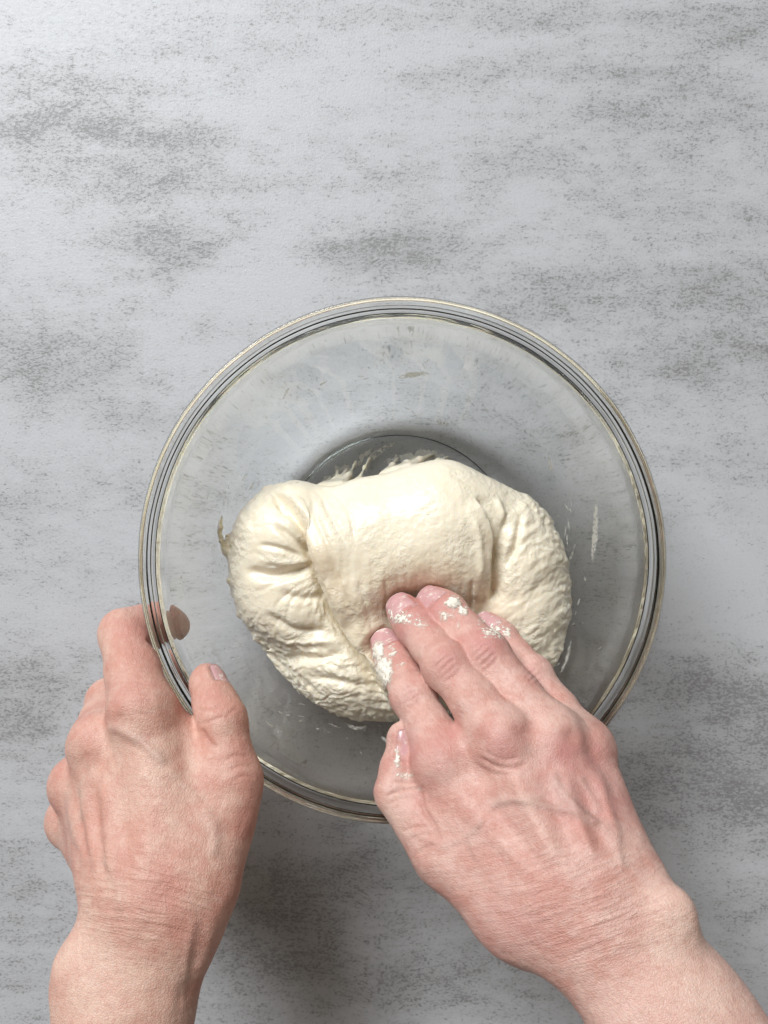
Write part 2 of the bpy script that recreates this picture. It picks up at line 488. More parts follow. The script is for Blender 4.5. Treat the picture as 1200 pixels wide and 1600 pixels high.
def build_bowl():
    pr = smooth_path(np.vstack([INNER, RIM, OUTER]), 38 * 5)
    pr[:, 0] = np.maximum(pr[:, 0], 0.0)
    prof = pr[pr[:, 0] > 1e-4]
    n = 256
    a = np.arange(n) * 2 * math.pi / n
    V = np.stack([prof[None, :, 0] * np.cos(a)[:, None] + BC[0], prof[None, :, 0] * np.sin(a)[:, None] + BC[1], np.tile(prof[:, 1], (n, 1)) + 0.0004], -1).reshape(-1, 3)
    aa = np.repeat(a, len(prof)); zz = np.tile(prof[:, 1], n)
    wob = (.00010 * np.sin(3 * aa + 1) + .00008 * np.sin(7 * aa + 2) + .00005 * np.sin(13 * aa) + .00003 * np.sin(29 * aa + 3)) * sstep(.03, .09, zz)
    V[:, 0] += wob * np.cos(aa); V[:, 1] += wob * np.sin(aa)
    V[:, 2] += (.00010 * np.sin(5 * aa) + .00006 * np.sin(11 * aa + 1)) * sstep(.03, .09, zz)
    Q = grid_quads(n, len(prof), wrap_u=True)
    m = len(prof)
    me_v = np.vstack([V, [[BC[0], BC[1], prof[0, 1] + .0004], [BC[0], BC[1], prof[-1, 1] + .0004]]])
    faces = [tuple(q) for q in Q]
    for i in range(n):
        j = (i + 1) % n
        faces.append((len(V), j * m, i * m)[::-1])
        faces.append((len(V) + 1, i * m + m - 1, j * m + m - 1)[::-1])
    me = bpy.data.meshes.new('mixing_bowl')
    me.from_pydata(me_v.tolist(), [], faces)
    me.update(); me.validate()
    import bmesh
    bm = bmesh.new(); bm.from_mesh(me)
    bmesh.ops.recalc_face_normals(bm, faces=bm.faces)
    bm.to_mesh(me); bm.free()
    me.polygons.foreach_set('use_smooth', np.ones(len(me.polygons), bool))
    me.materials.append(M_GLASS)
    o = bpy.data.objects.new('mixing_bowl', me)
    COL.objects.link(o)
    tag(o, 'large round clear glass mixing bowl with a thick rolled rim', 'bowl')
build_bowl()
IN_D = smooth_path(np.vstack([INNER, RIM[:8]]), 90)
def r_in(z): return np.interp(z, IN_D[:, 1] + .0004, IN_D[:, 0])
def r_out(z):
    o = OUTER[::-1][3:]
    return np.interp(z, np.concatenate([o[:, 1], [.0868, .0896, .0905, .097]]), np.concatenate([o[:, 0], [.1198, .1206, .1240, .1252]]))
def cut_bowl(F, gap, inside_only=False, outside_only=False):
    """trim a field so that it only touches the glass"""
    sl, X, Y, Z = F.box(F.lo, F.lo + F.n * F.h)
    zz = Z.ravel()
    R = np.sqrt((X - BC[0]) ** 2 + (Y - BC[1]) ** 2)
    ri = r_in(zz)[None, None, :].astype(np.float32); ro = r_out(zz)[None, None, :].astype(np.float32)
    din = (R - ri) * 0.85 + gap                       # negative = free space inside
    dout = (ro - R) * 0.85 + gap                      # negative = free space outside
    top = (0.1006 - Z) + gap
    if inside_only:
        free = np.maximum(din, (0.0058 - Z) + gap)
    else:
        free = np.minimum(np.minimum(din, dout), top)
    F.D = np.maximum(F.D, free.astype(np.float32))

def wall_hit(u, v):
    """point of the bowl's inner face seen at a photo pixel, and its normal"""
    u, v = np.atleast_1d(np.asarray(u, float)), np.atleast_1d(np.asarray(v, float))
    zs = np.linspace(0.1, 0.0056, 500)
    s = (CAM_H - zs) / FPX
    X = (u[:, None] - 600) * s; Y = (800 - v[:, None]) * s
    R = np.hypot(X - BC[0], Y - BC[1])
    hit = R >= r_in(zs)[None, :]
    i = np.where(hit.any(1), hit.argmax(1), len(zs) - 1)
    z = zs[i]
    i2 = np.maximum(i - 1, 0)
    Pn = np.stack([X[np.arange(len(u)), i], Y[np.arange(len(u)), i], z], 1)
    r = np.hypot(Pn[:, 0] - BC[0], Pn[:, 1] - BC[1])
    dr = (r_in(z + .001) - r_in(z - .001)) / .002
    nx = -(Pn[:, 0] - BC[0]) / np.maximum(r, 1e-6); ny = -(Pn[:, 1] - BC[1]) / np.maximum(r, 1e-6)
    flat = z < 0.0066
    N = np.stack([np.where(flat, 0, nx), np.where(flat, 0, ny), np.where(flat, 1, dr)], 1)
    return Pn, N / np.linalg.norm(N, axis=1)[:, None]

# ------------------------------------------------------------------ hands
def chain(F, pts, k, n=(0, 0, 1), s=1.0, shrink=0.93):
    """pts: (u, v, z, radius px); a little waist between the joints"""
    J = [(P(u, v, z), r * px(z)) for u, v, z, r in pts]
    for i, ((a, ra), (b, rb)) in enumerate(zip(J[:-1], J[1:])):
        m = (a + b) / 2; rm = (ra + rb) / 2 * (shrink if i < len(J) - 2 else 1.0)
        F.cone(a, m, ra, rm, k, n, s); F.cone(m, b, rm, rb, k, n, s)
def cone_px(F, a, b, k, n=None, s=1.0):
    F.cone(P(*a[:3]), P(*b[:3]), a[3] * px(a[2]), b[3] * px(b[2]), k, n, s)
def smin_into(F, G, k):
    hh = np.maximum(k - np.abs(F.D - G.D), 0) / k
    F.D = np.minimum(F.D, G.D) - hh * hh * k * 0.25

def nail(F, base, tip, r, up, length, width, parent, matl=M_NAIL, back=0.0):
    """curved plate lying on the dorsal side of a fingertip"""
    base, tip = np.asarray(base), np.asarray(tip)
    d = tip - base; d /= np.linalg.norm(d)
    up = np.asarray(up, float); up = up - d * (up @ d); up /= np.linalg.norm(up)
    side = np.cross(d, up)
    nu, nv = 15, 17
    G = []
    for i in range(nu):
        a = -1 + 2 * i / (nu - 1)                     # along: -1 root, 1 free edge
        for j in range(nv):
            b = -1 + 2 * j / (nv - 1)
            la = a * length / 2
            if a < 0: la = -length / 2 * (1 - (1 + a)) * math.sqrt(max(0, 1 - 0.35 * b * b))
            else: la = length / 2 * a * (1 - 0.30 * b * b)
            ang = b * width
            p = tip + d * (la + back) + (up * math.cos(ang) + side * math.sin(ang)) * r * 1.5
            G.append(p)
    G = np.array(G)
    axis = tip + d * back + ((G - tip - d * back) @ d)[:, None] * d
    dirv = axis - G; L = np.linalg.norm(dirv, axis=1); dirv /= L[:, None]
    pos = G.copy()
    for _ in range(60):
        pos = pos + dirv * np.clip(F.sample(pos), -0.0005, 0.002)[:, None] * 0.9
    A = np.repeat(np.linspace(-1, 1, nu), nv); B = np.tile(np.linspace(-1, 1, nv), nu)
    lift = 0.00035 + 0.00045 * np.clip(A, 0, 1) ** 2 - 0.0005 * np.clip(np.maximum(np.abs(B), -A) - 0.82, 0, 1) / 0.18
    top = pos - dirv * lift[:, None]
    bot = pos + dirv * 0.0007
    Q = grid_quads(nu, nv)
    off = nu * nv
    ring = [j for j in range(nv)] + [i * nv + nv - 1 for i in range(1, nu)] + [(nu - 1) * nv + j for j in range(nv - 2, -1, -1)] + [i * nv for i in range(nu - 2, 0, -1)]
    side_q = np.array([(ring[i], ring[(i + 1) % len(ring)], ring[(i + 1) % len(ring)] + off, ring[i] + off) for i in range(len(ring))])
    Vn = np.vstack([top, bot])
    Qn = np.vstack([Q, Q[:, ::-1] + off, side_q[:, ::-1]])
    c = np.cross(Vn[Q[100, 2]] - Vn[Q[100, 0]], Vn[Q[100, 3]] - Vn[Q[100, 1]])
    if c @ up < 0: Qn = Qn[:, ::-1]
    o = make_mesh('fingernail', Vn, Qn, matl, parent)
    RINGS.append(top[ring]); NAILS.append(o)
    return o
RINGS, NAILS = [], []
def nail_fold(V):
    g = np.zeros(len(V)); lift = np.zeros(len(V))
    for R_ in RINGS:
        c = R_.mean(0); near = np.where(np.linalg.norm(V - c, axis=1) < .014)[0]
        dd = np.min(np.linalg.norm(V[near][:, None, :] - R_[None], axis=2), axis=1)
        out = np.linalg.norm(V[near] - c, axis=1)
        g[near] = np.maximum(g[near], np.exp(-(dd / .00075) ** 2))
        lift[near] += np.exp(-((dd - .0016) / .0009) ** 2)
    return g, lift

person = bpy.data.objects.new('person', None)
COL.objects.link(person)
person.location = (0, 0, 0)
tag(person, 'person of whom two bare arms show, one gripping the bowl, one pressing into dough', 'person')

# ---- right hand
R_FING = {'index': [(694, 1185, .118, 42), (645, 1087, .098, 33), (617, 1031, .077, 30), (604, 1007, .067, 25)],
          'middle': [(785, 1152, .128, 44), (697, 1040, .106, 35.5), (650, 979, .083, 31.5), (630, 953, .072, 26.5)],
          'ring': [(862, 1150, .124, 42), (758, 1022, .104, 35.5), (699, 958, .083, 31.5), (677, 941, .073, 26)],
          'little': [(915, 1167, .115, 38), (832, 1054, .094, 28), (784, 998, .078, 25.5), (761, 977, .070, 21.5)]}
def build_right():
    F = Field(P(1000, 1860, .05) * [0, 1, 0] + [-.012, 0, .045], [.245, -.022, .235], 0.0008)
    G = Field(F.lo, F.lo + (F.n - 1) * F.h, F.h); G.n = F.n; G.D = np.full(F.n, 1.0, np.float32)
    H = Field(F.lo, F.lo + (F.n - 1) * F.h, F.h); H.n = F.n
    up = np.array([0.0, 0.25, 1.0])
    # fingers stay apart from one another
    FF = {}
    for nm, pts in R_FING.items():
        H.D = np.full(F.n, 1.0, np.float32)
        FF[nm] = H.D
        chain(H, pts, 0.003, up, 0.94)
        H.ell(P(*pts[1][:3]) + [0, 0, .001], np.array([1, 1, .95]) * pts[1][3] * 1.03 * px(pts[1][2]), .004)
        smin_into(G, H, 0.0009)
    # back of the hand
    C2, C3, C4, C5 = (845, 1395, .150, 58), (900, 1385, .156, 56), (945, 1372, .154, 52), (985, 1365, .147, 44)
    for m, c in ((R_FING['index'][0], C2), (R_FING['middle'][0], C3), (R_FING['ring'][0], C4), (R_FING['little'][0], C5)):
        cone_px(F, (*m[:3], m[3] * 0.95), c, .012, up, .85)
    for a, b in ((0, 1), (1, 2), (2, 3)):
        f = list(R_FING.values())
        cone_px(F, (*f[a][0][:2], f[a][0][2] - .003, 36), (*f[b][0][:2], f[b][0][2] - .003, 36), .008)
    cone_px(F, (770, 1240, .124, 90), (900, 1380, .150, 105), .012, up, .42)
    # thumb
    T = [(829, 1440, .146, 62), (694, 1334, .126, 46), (620, 1238, .114, 36), (631, 1166, .106, 25)]
    cone_px(F, T[0], T[1], .014, up, .9)
    cone_px(F, (760, 1330, .125, 55), (700, 1240, .116, 40), .016, up, .8)
    TH = Field(F.lo, F.lo + (F.n - 1) * F.h, F.h); TH.n = F.n; TH.D = np.full(F.n, 1.0, np.float32)
    chain(TH, T[2:], .004, (0.3, 0.0, .9), 0.9)
    TH.ell(P(627, 1150, .1055), np.array([20, 22, 18]) * px(.1), .005)
    cone_px(F, T[1], T[2], .006, (0.3, 0, .9), .94)
    cone_px(F, (800, 1430, .143, 52), (925, 1440, .150, 74), .012, up, .75)
    # wrist and forearm
    cone_px(F, (905, 1395, .152, 95), (957, 1455, .158, 96), .012, up, .62)
    cone_px(F, (955, 1457, .158, 98), (1053, 1600, .172, 113), .012, up, .72)
    cone_px(F, (1053, 1600, .172, 113), (1238, 1825, .195, 124), .012, up, .78)
    F.ell(P(1052, 1432, .170), np.array([34, 40, 28]) * px(.17), .012)
    smin_into(F, G, .006)
    smin_into(F, TH, .0012)
    # knuckle heads
    for (u, v, z, r) in ((690, 1190, .121, 38), (783, 1158, .1325, 36), (866, 1160, .130, 34), (920, 1172, .121, 28)):
        F.ell(P(u, v, z), np.array([r, r, r * .85]) * px(z), .008)
    cut_bowl(F, 0.0004)
    up2 = np.array([-0.1, 0.15, 1.0])
    for nm, ln, wd in (('index', 46, .88), ('middle', 54, .92), ('ring', 54, .92), ('little', 44, .90)):
        p = R_FING[nm]
        a, b = P(*p[2][:3]), P(*p[3][:3]); r = p[3][3] * px(p[3][2])
        H.D = FF[nm]
        nail(H, a, b, r, up2, ln * px(.07) , wd, None, back=-.34 * r)
    nail(TH, P(*T[2][:3]), P(*T[3][:3]), 24 * px(.1), (0.42, 0, .9), 52 * px(.1), .95, None, back=-.0002)
    V, Q = F.mesh(); V = relax(V, Q, 2); N = normals(V, Q)
    u, v = proj(V)
    upm = sstep(-0.1, 0.35, N[:, 2])
    ng, nl = nail_fold(V)
    d = np.zeros(len(V)); vein = np.zeros(len(V)); red = np.zeros(len(V)); cr = np.zeros(len(V)); wr = np.zeros(len(V)); pale = np.zeros(len(V))
    # tendons
    for p, w_, h in (([(790, 1185), (835, 1280), (885, 1370)], 15, .9), ([(872, 1185), (900, 1275), (935, 1362)], 13, .9),
                     ([(700, 1225), (775, 1310), (850, 1385)], 14, .45), ([(928, 1190), (950, 1270), (975, 1345)], 11, .8)):
        d += stroke(u, v, p, w_ * .85, .3) * h * 1.7
    for p in ([(835, 1185), (868, 1270), (905, 1355)], [(905, 1190), (925, 1270), (955, 1345)], [(735, 1215), (800, 1300), (865, 1380)]):
        d -= stroke(u, v, p, 13, .3) * 1.2
    # hollows beside knuckles
    for (cu, cv, r_, h) in ((742, 1160, 20, 1.3), (825, 1145, 17, 1.7), (893, 1150, 13, 1.3), (835, 1190, 20, .6), (745, 1215, 30, .6)):
        d -= blob(u, v, cu, cv, r_, r_ * 1.2) * h
    # veins
    for p, w_, h in (([(755, 1275), (775, 1255), (815, 1250), (850, 1258), (890, 1268), (925, 1283), (945, 1292), (955, 1310)], 6, .62), ([(862, 1200), (872, 1232), (890, 1255), (915, 1272), (940, 1290)], 6.5, .75),
                     ([(940, 1290), (960, 1320), (975, 1360)], 6, .4), ([(905, 1210), (925, 1245), (938, 1275)], 5, .4), ([(640, 1300), (700, 1320), (760, 1280)], 5, .22), ([(760, 1275), (735, 1310), (750, 1350)], 5, .28)):
        s = stroke(u, v, p, w_, .12); d += s * h * 1.5; vein += stroke(u, v, p, w_ * 1.5, .12) * min(1, h * 1.6)
    # skin folds
    for p, w_, h in (([(742, 1180), (770, 1196), (800, 1200), (828, 1192)], 3.2, -.75), ([(735, 1190), (768, 1208), (812, 1208)], 2.8, -.4), ([(750, 1172), (785, 1186), (815, 1183)], 2.5, -.35),
                     ([(655, 1222), (662, 1262), (678, 1288), (690, 1320)], 4, -1.0), ([(600, 1246), (628, 1234), (658, 1232)], 2.6, -.55), ([(604, 1258), (632, 1246), (660, 1246)], 2.2, -.4), ([(612, 1220), (632, 1222), (655, 1224)], 2.4, -.5),
                     ([(625, 1300), (650, 1292), (678, 1294)], 2.6, -.35), ([(632, 1316), (660, 1304), (686, 1306)], 2.6, -.3), ([(643, 1340), (670, 1322), (695, 1318)], 2.6, -.3)):
        s = stroke(u, v, p, w_, .2); d += s * h; cr += s * min(1, -h * 1.2)
    # creases across the finger joints
    def joint(cu, cv, ax, wdt, n, sp, h):
        ang = math.atan2(ax[1], ax[0]); dx, dy = math.cos(ang), math.sin(ang); nx, ny = -dy, dx
        for i in range(n):
            o = (i - (n - 1) / 2) * sp; b = (0.03 + .06 * abs(o) / sp) * wdt * (1 if o >= 0 else -1)
            jx = rnd.uniform(-.1, .1) * wdt
            pts = [(cu + dx * o + nx * (t_ * wdt * rnd.uniform(.75, 1)) + dx * b * (1 - t_ * t_) + nx * jx, cv + dy * o + ny * (t_ * wdt) + dy * b * (1 - t_ * t_) + ny * jx) for t_ in (-.8, 0, .8)]
            s = stroke(u, v, pts, 2.3, .25)
            nonlocal_d[0] -= s * h * .8 * rnd.uniform(.5, 1.1); nonlocal_c[0] += s * .34
    nonlocal_d, nonlocal_c = [np.zeros(len(V))], [np.zeros(len(V))]
    joint(641, 1088, (-50, -98), 22, 4, 7.5, .45); joint(697, 1040, (-88, -112), 26, 5, 8, .55); joint(757, 1022, (-105, -128), 26, 5, 8, .55); joint(832, 1055, (-83, -113), 20, 4, 7, .5)
    joint(652, 980, (-47, -62), 18, 3, 5, .35); joint(700, 960, (-59, -65), 18, 3, 5, .35); joint(617, 1038, (-30, -70), 17, 3, 5, .35)
    d += nonlocal_d[0]; cr += nonlocal_c[0]
    d += nl * .32 - ng * .25; cr += ng * 1.1
    for (cu, cv, r_, a) in ((787, 1160, 34, .75), (880, 1172, 30, .8), (690, 1192, 38, .35), (935, 1180, 26, .5), (641, 1080, 30, .35), (697, 1032, 32, .55), (757, 1015, 32, .55), (836, 1050, 26, .4),
                            (603, 1000, 30, .7), (632, 950, 36, .9), (676, 940, 36, .9), (765, 980, 34, .8), (640, 1172, 30, .7), (655, 1245, 24, .5), (800, 1450, 60, .45), (700, 1150, 30, .3), (840, 1290, 90, .22), (900, 1230, 60, .35), (950, 1240, 50, .4)):
        red += blob(u, v, cu, cv, r_) * a
    pale += blob(u, v, 1062, 1425, 70) * .8 + blob(u, v, 1080, 1560, 120) * .7 + blob(u, v, 610, 1270, 35) * .5 + blob(u, v, 665, 1090, 26, 40) * .2 + stroke(u, v, [(795, 1200), (840, 1285), (890, 1370)], 12, .3) * .5
    ax = np.array([.58, .81])
    along = u * ax[0] + v * ax[1]; across = -u * ax[1] + v * ax[0]
    bend = along + 0.0012 * (across + 130) ** 2 * 0.6
    wr += blob(u, v, 900, 1400, 120, 70) * 1.2 + blob(u, v, 800, 1330, 150, 90) * .35 + .10
    wr += blob(u, v, 940, 1470, 90, 60) * .5
    d += gnoise(V[:, 0] * 110, V[:, 1] * 110, V[:, 2] * 110) * .35 + gnoise(V[:, 0] * 260, V[:, 1] * 260, V[:, 2] * 260) * .12
    d += wr * .15 * gnoise(bend / 9.0, across / 60.0, along * 0)
    V = V + N * (d * upm * 0.001)[:, None]
    att = {'red': np.clip(red, 0, 1), 'vein': np.clip(vein, 0, 1) * upm, 'crease': np.clip(cr, 0, 1) * upm, 'wrinkle': np.clip(wr, 0, 1), 'pale': np.clip(pale, 0, 1), 'suv': np.stack([bend, across, V[:, 2] * 400], 1)}
    o = make_mesh('arm', V, Q, M_SKIN_R, person, att)
    tag(o, 'right arm reaching in from lower right with fingers sunk in the dough')
    for n_ in NAILS: n_.parent = o
    RINGS.clear(); NAILS.clear()
    return F, (V, Q, normals(V, Q)), o
FR, MESH_R, ARM_R = build_right()

# ---- left hand
def build_left():
    F = Field([-.212, P(0, 1840, .05)[1], .028], [-.045, -.036, .19], 0.0008)
    G = Field(F.lo, F.lo + (F.n - 1) * F.h, F.h); G.n = F.n; G.D = np.full(F.n, 1.0, np.float32)
    H = Field(F.lo, F.lo + (F.n - 1) * F.h, F.h); H.n = F.n
    up = np.array([-.1, .1, 1.0])
    FG = [[(222, 1112, .122, 52), (194, 990, .088, 38), (240, 972, .075, 30), (262, 983, .072, 24)],
          [(155, 1162, .110, 47), (172, 1096, .072, 36), (210, 1072, .060, 30), (238, 1068, .058, 25)],
          [(122, 1226, .095, 43), (170, 1150, .058, 34), (215, 1116, .046, 29), (244, 1106, .044, 24)],
          [(112, 1282, .082, 39), (168, 1205, .050, 29), (205, 1165, .040, 25), (232, 1150, .038, 21)]]
    for f in FG:
        H.D = np.full(F.n, 1.0, np.float32)
        chain(H, f, .004, up, .96)
        smin_into(G, H, .001)
    CC = [(284, 1385, .146, 56), (244, 1390, .150, 54), (206, 1392, .146, 48), (178, 1395, .138, 40)]
    for f, c in zip(FG, CC):
        cone_px(F, (*f[0][:3], f[0][3] * .96), c, .014, up, .85)
    cone_px(F, (225, 1200, .114, 95), (240, 1390, .142, 95), .014, up, .42)
    T = [(312, 1372, .138, 62), (360, 1216, .126, 45), (347, 1124, .120, 37), (327, 1074, .107, 29)]
    cone_px(F, T[0], T[1], .014, up, .9)
    TH = Field(F.lo, F.lo + (F.n - 1) * F.h, F.h); TH.n = F.n; TH.D = np.full(F.n, 1.0, np.float32)
    chain(TH, [(354, 1180, .124, 40), T[2], T[3]], .004, (.4, 0, .9), .95)
    TH.ell(P(322, 1064, .1045), np.array([22, 27, 20]) * px(.1), .005)
    cone_px(F, T[1], (354, 1180, .124, 40), .006, (.4, 0, .9), .94)
    # web between thumb and index
    cone_px(F, (240, 1150, .116, 34), (330, 1222, .119, 34), .012, up, .7)
    cone_px(F, (250, 1190, .118, 55), (325, 1265, .126, 58), .014, up, .6)
    # wrist and forearm
    cone_px(F, (246, 1390, .143, 82), (240, 1450, .146, 88), .012, up, .66)
    cone_px(F, (240, 1450, .146, 88), (194, 1590, .152, 97), .012, up, .76)
    cone_px(F, (194, 1590, .152, 97), (160, 1810, .156, 108), .012, up, .80)
    F.ell(P(128, 1522, .152), np.array([40, 48, 34]) * px(.15), .014)
    smin_into(F, G, .006)
    smin_into(F, TH, .0022)
    for (u, v, z, r) in ((218, 1112, .126, 36), (150, 1160, .117, 32), (116, 1224, .101, 30)):
        F.ell(P(u, v, z), np.array([r, r, r * .85]) * px(z), .008)
    cut_bowl(F, 0.0004)
    V, Q = F.mesh(); V = relax(V, Q, 2); N = normals(V, Q)
    u, v = proj(V)
    nail(TH, P(*T[2][:3]), P(*T[3][:3]), 26 * px(.1), (.95, .15, .38), 40 * px(.1), .85, None, back=.001)
    upm = sstep(-.1, .35, N[:, 2])
    n_ = len(V)
    ng, nl = nail_fold(V)
    d = np.zeros(n_); vein = np.zeros(n_); red = np.zeros(n_); cr = np.zeros(n_); wr = np.zeros(n_); pale = np.zeros(n_)
    for p, w_, h in (([(128, 1200), (138, 1280), (150, 1370)], 9, .9), ([(108, 1240), (122, 1300), (138, 1360)], 8, .6), ([(165, 1200), (168, 1290), (178, 1390)], 11, .8), ([(225, 1160), (225, 1260), (230, 1370)], 18, .35), ([(300, 1560), (318, 1490), (345, 1400)], 14, .5)):
        d += stroke(u, v, p, w_, .3) * h * 1.6
    for p, w_, h in (([(118, 1205), (128, 1290), (143, 1365)], 7, .7), ([(148, 1210), (154, 1300), (166, 1390)], 8, .8), ([(190, 1220), (192, 1300), (200, 1380)], 12, .55), ([(282, 1600), (300, 1520), (330, 1430)], 12, .7)):
        d -= stroke(u, v, p, w_, .3) * h * 1.5
    for (cu, cv, ru, rv, h) in ((188, 1128, 22, 18, 1.1), (130, 1190, 16, 14, 1.0), (262, 1390, 34, 30, 1.0), (300, 1180, 40, 40, .5)):
        d -= blob(u, v, cu, cv, ru, rv) * h
    for p, w_, h in (([(164, 1133), (190, 1143), (215, 1156), (240, 1175), (262, 1198)], 7.5, .8), ([(316, 1255), (332, 1285), (336, 1315), (326, 1345)], 9, .45), ([(137, 1180), (141, 1205), (132, 1240), (128, 1290)], 6, .55),
                     ([(262, 1198), (290, 1230), (316, 1255)], 7, .25), ([(288, 1600), (290, 1540), (296, 1470), (310, 1420)], 7, .35), ([(104, 1230), (112, 1280), (124, 1330)], 5, .35), ([(150, 1330), (180, 1370), (190, 1430)], 6, .3)):
        s = stroke(u, v, p, w_, .15); d += s * h * 1.35; vein += stroke(u, v, p, w_ * 1.4, .15) * min(1, h * 1.4)
    for p, w_, h in (([(305, 1108), (330, 1108), (350, 1098)], 2.6, -.5), ([(309, 1132), (330, 1126), (352, 1118)], 2.4, -.35), ([(314, 1136), (326, 1158), (342, 1168)], 3.5, -.9), ([(350, 1190), (368, 1180), (392, 1184)], 2.8, -.4), ([(356, 1206), (376, 1196), (398, 1200)], 2.8, -.4), ([(360, 1222), (380, 1212), (400, 1216)], 2.6, -.35), ([(350, 1125), (362, 1112), (372, 1104)], 2.4, -.3)):
        s = stroke(u, v, p, w_, .2); d += s * h; cr += s * min(1, -h * 1.2)
    d += nl * .3 - ng * .25; cr += ng * 1.0
    for i in range(9):
        yy = 1068 + i * 6.5
        s = stroke(u, v, [(178 + rnd.uniform(-4, 8), yy + rnd.uniform(-2, 2)), (205, yy - 4), (238 + rnd.uniform(-8, 6), yy + rnd.uniform(-2, 3))], 2.4, .25)
        d -= s * .28; cr += s * .25
    for (cu, cv, r_, a) in ((205, 1085, 40, .6), (136, 1140, 36, .4), (95, 1200, 30, .4), (82, 1260, 30, .45), (190, 975, 45, .35), (325, 1090, 42, .55), (375, 1190, 40, .55), (240, 1400, 50, .6), (165, 1290, 50, .35), (264, 983, 50, 1.4), (300, 1330, 60, .15), (380, 1290, 40, .4), (320, 1470, 40, .5), (110, 1330, 30, .4)):
        red += blob(u, v, cu, cv, r_) * a
    pale += blob(u, v, 140, 1480, 60) * .6 + blob(u, v, 150, 1570, 90) * .5 + blob(u, v, 220, 1220, 60, 80) * .35 + blob(u, v, 330, 1300, 18, 40) * .4
    ax = np.array([-.17, .985])
    along = u * ax[0] + v * ax[1]; across = u * ax[1] - v * ax[0] * 1.0
    bend = along - 0.0010 * (across - 430) ** 2 * .5
    wr += blob(u, v, 220, 1410, 110, 70) * 1.2 + blob(u, v, 270, 1280, 120, 90) * .35 + .08 + blob(u, v, 205, 1085, 40, 30) * .5
    d += gnoise(V[:, 0] * 110, V[:, 1] * 110, V[:, 2] * 110) * .35 + gnoise(V[:, 0] * 260, V[:, 1] * 260, V[:, 2] * 260) * .12
    d += wr * .15 * gnoise(bend / 9.0, across / 60.0, along * 0)
    V = V + N * (d * upm * 0.001)[:, None]
    att = {'red': np.clip(red, 0, 1), 'vein': np.clip(vein, 0, 1) * upm, 'crease': np.clip(cr, 0, 1) * upm, 'wrinkle': np.clip(wr, 0, 1), 'pale': np.clip(pale, 0, 1), 'suv': np.stack([bend, across, V[:, 2] * 400], 1)}
    o = make_mesh('arm', V, Q, M_SKIN_L, person, att)
    tag(o, 'left arm at the lower left with thumb hooked inside the glass rim')
    for q_ in NAILS: q_.parent = o
    RINGS.clear(); NAILS.clear()
    return F, o
FL, ARM_L = build_left()

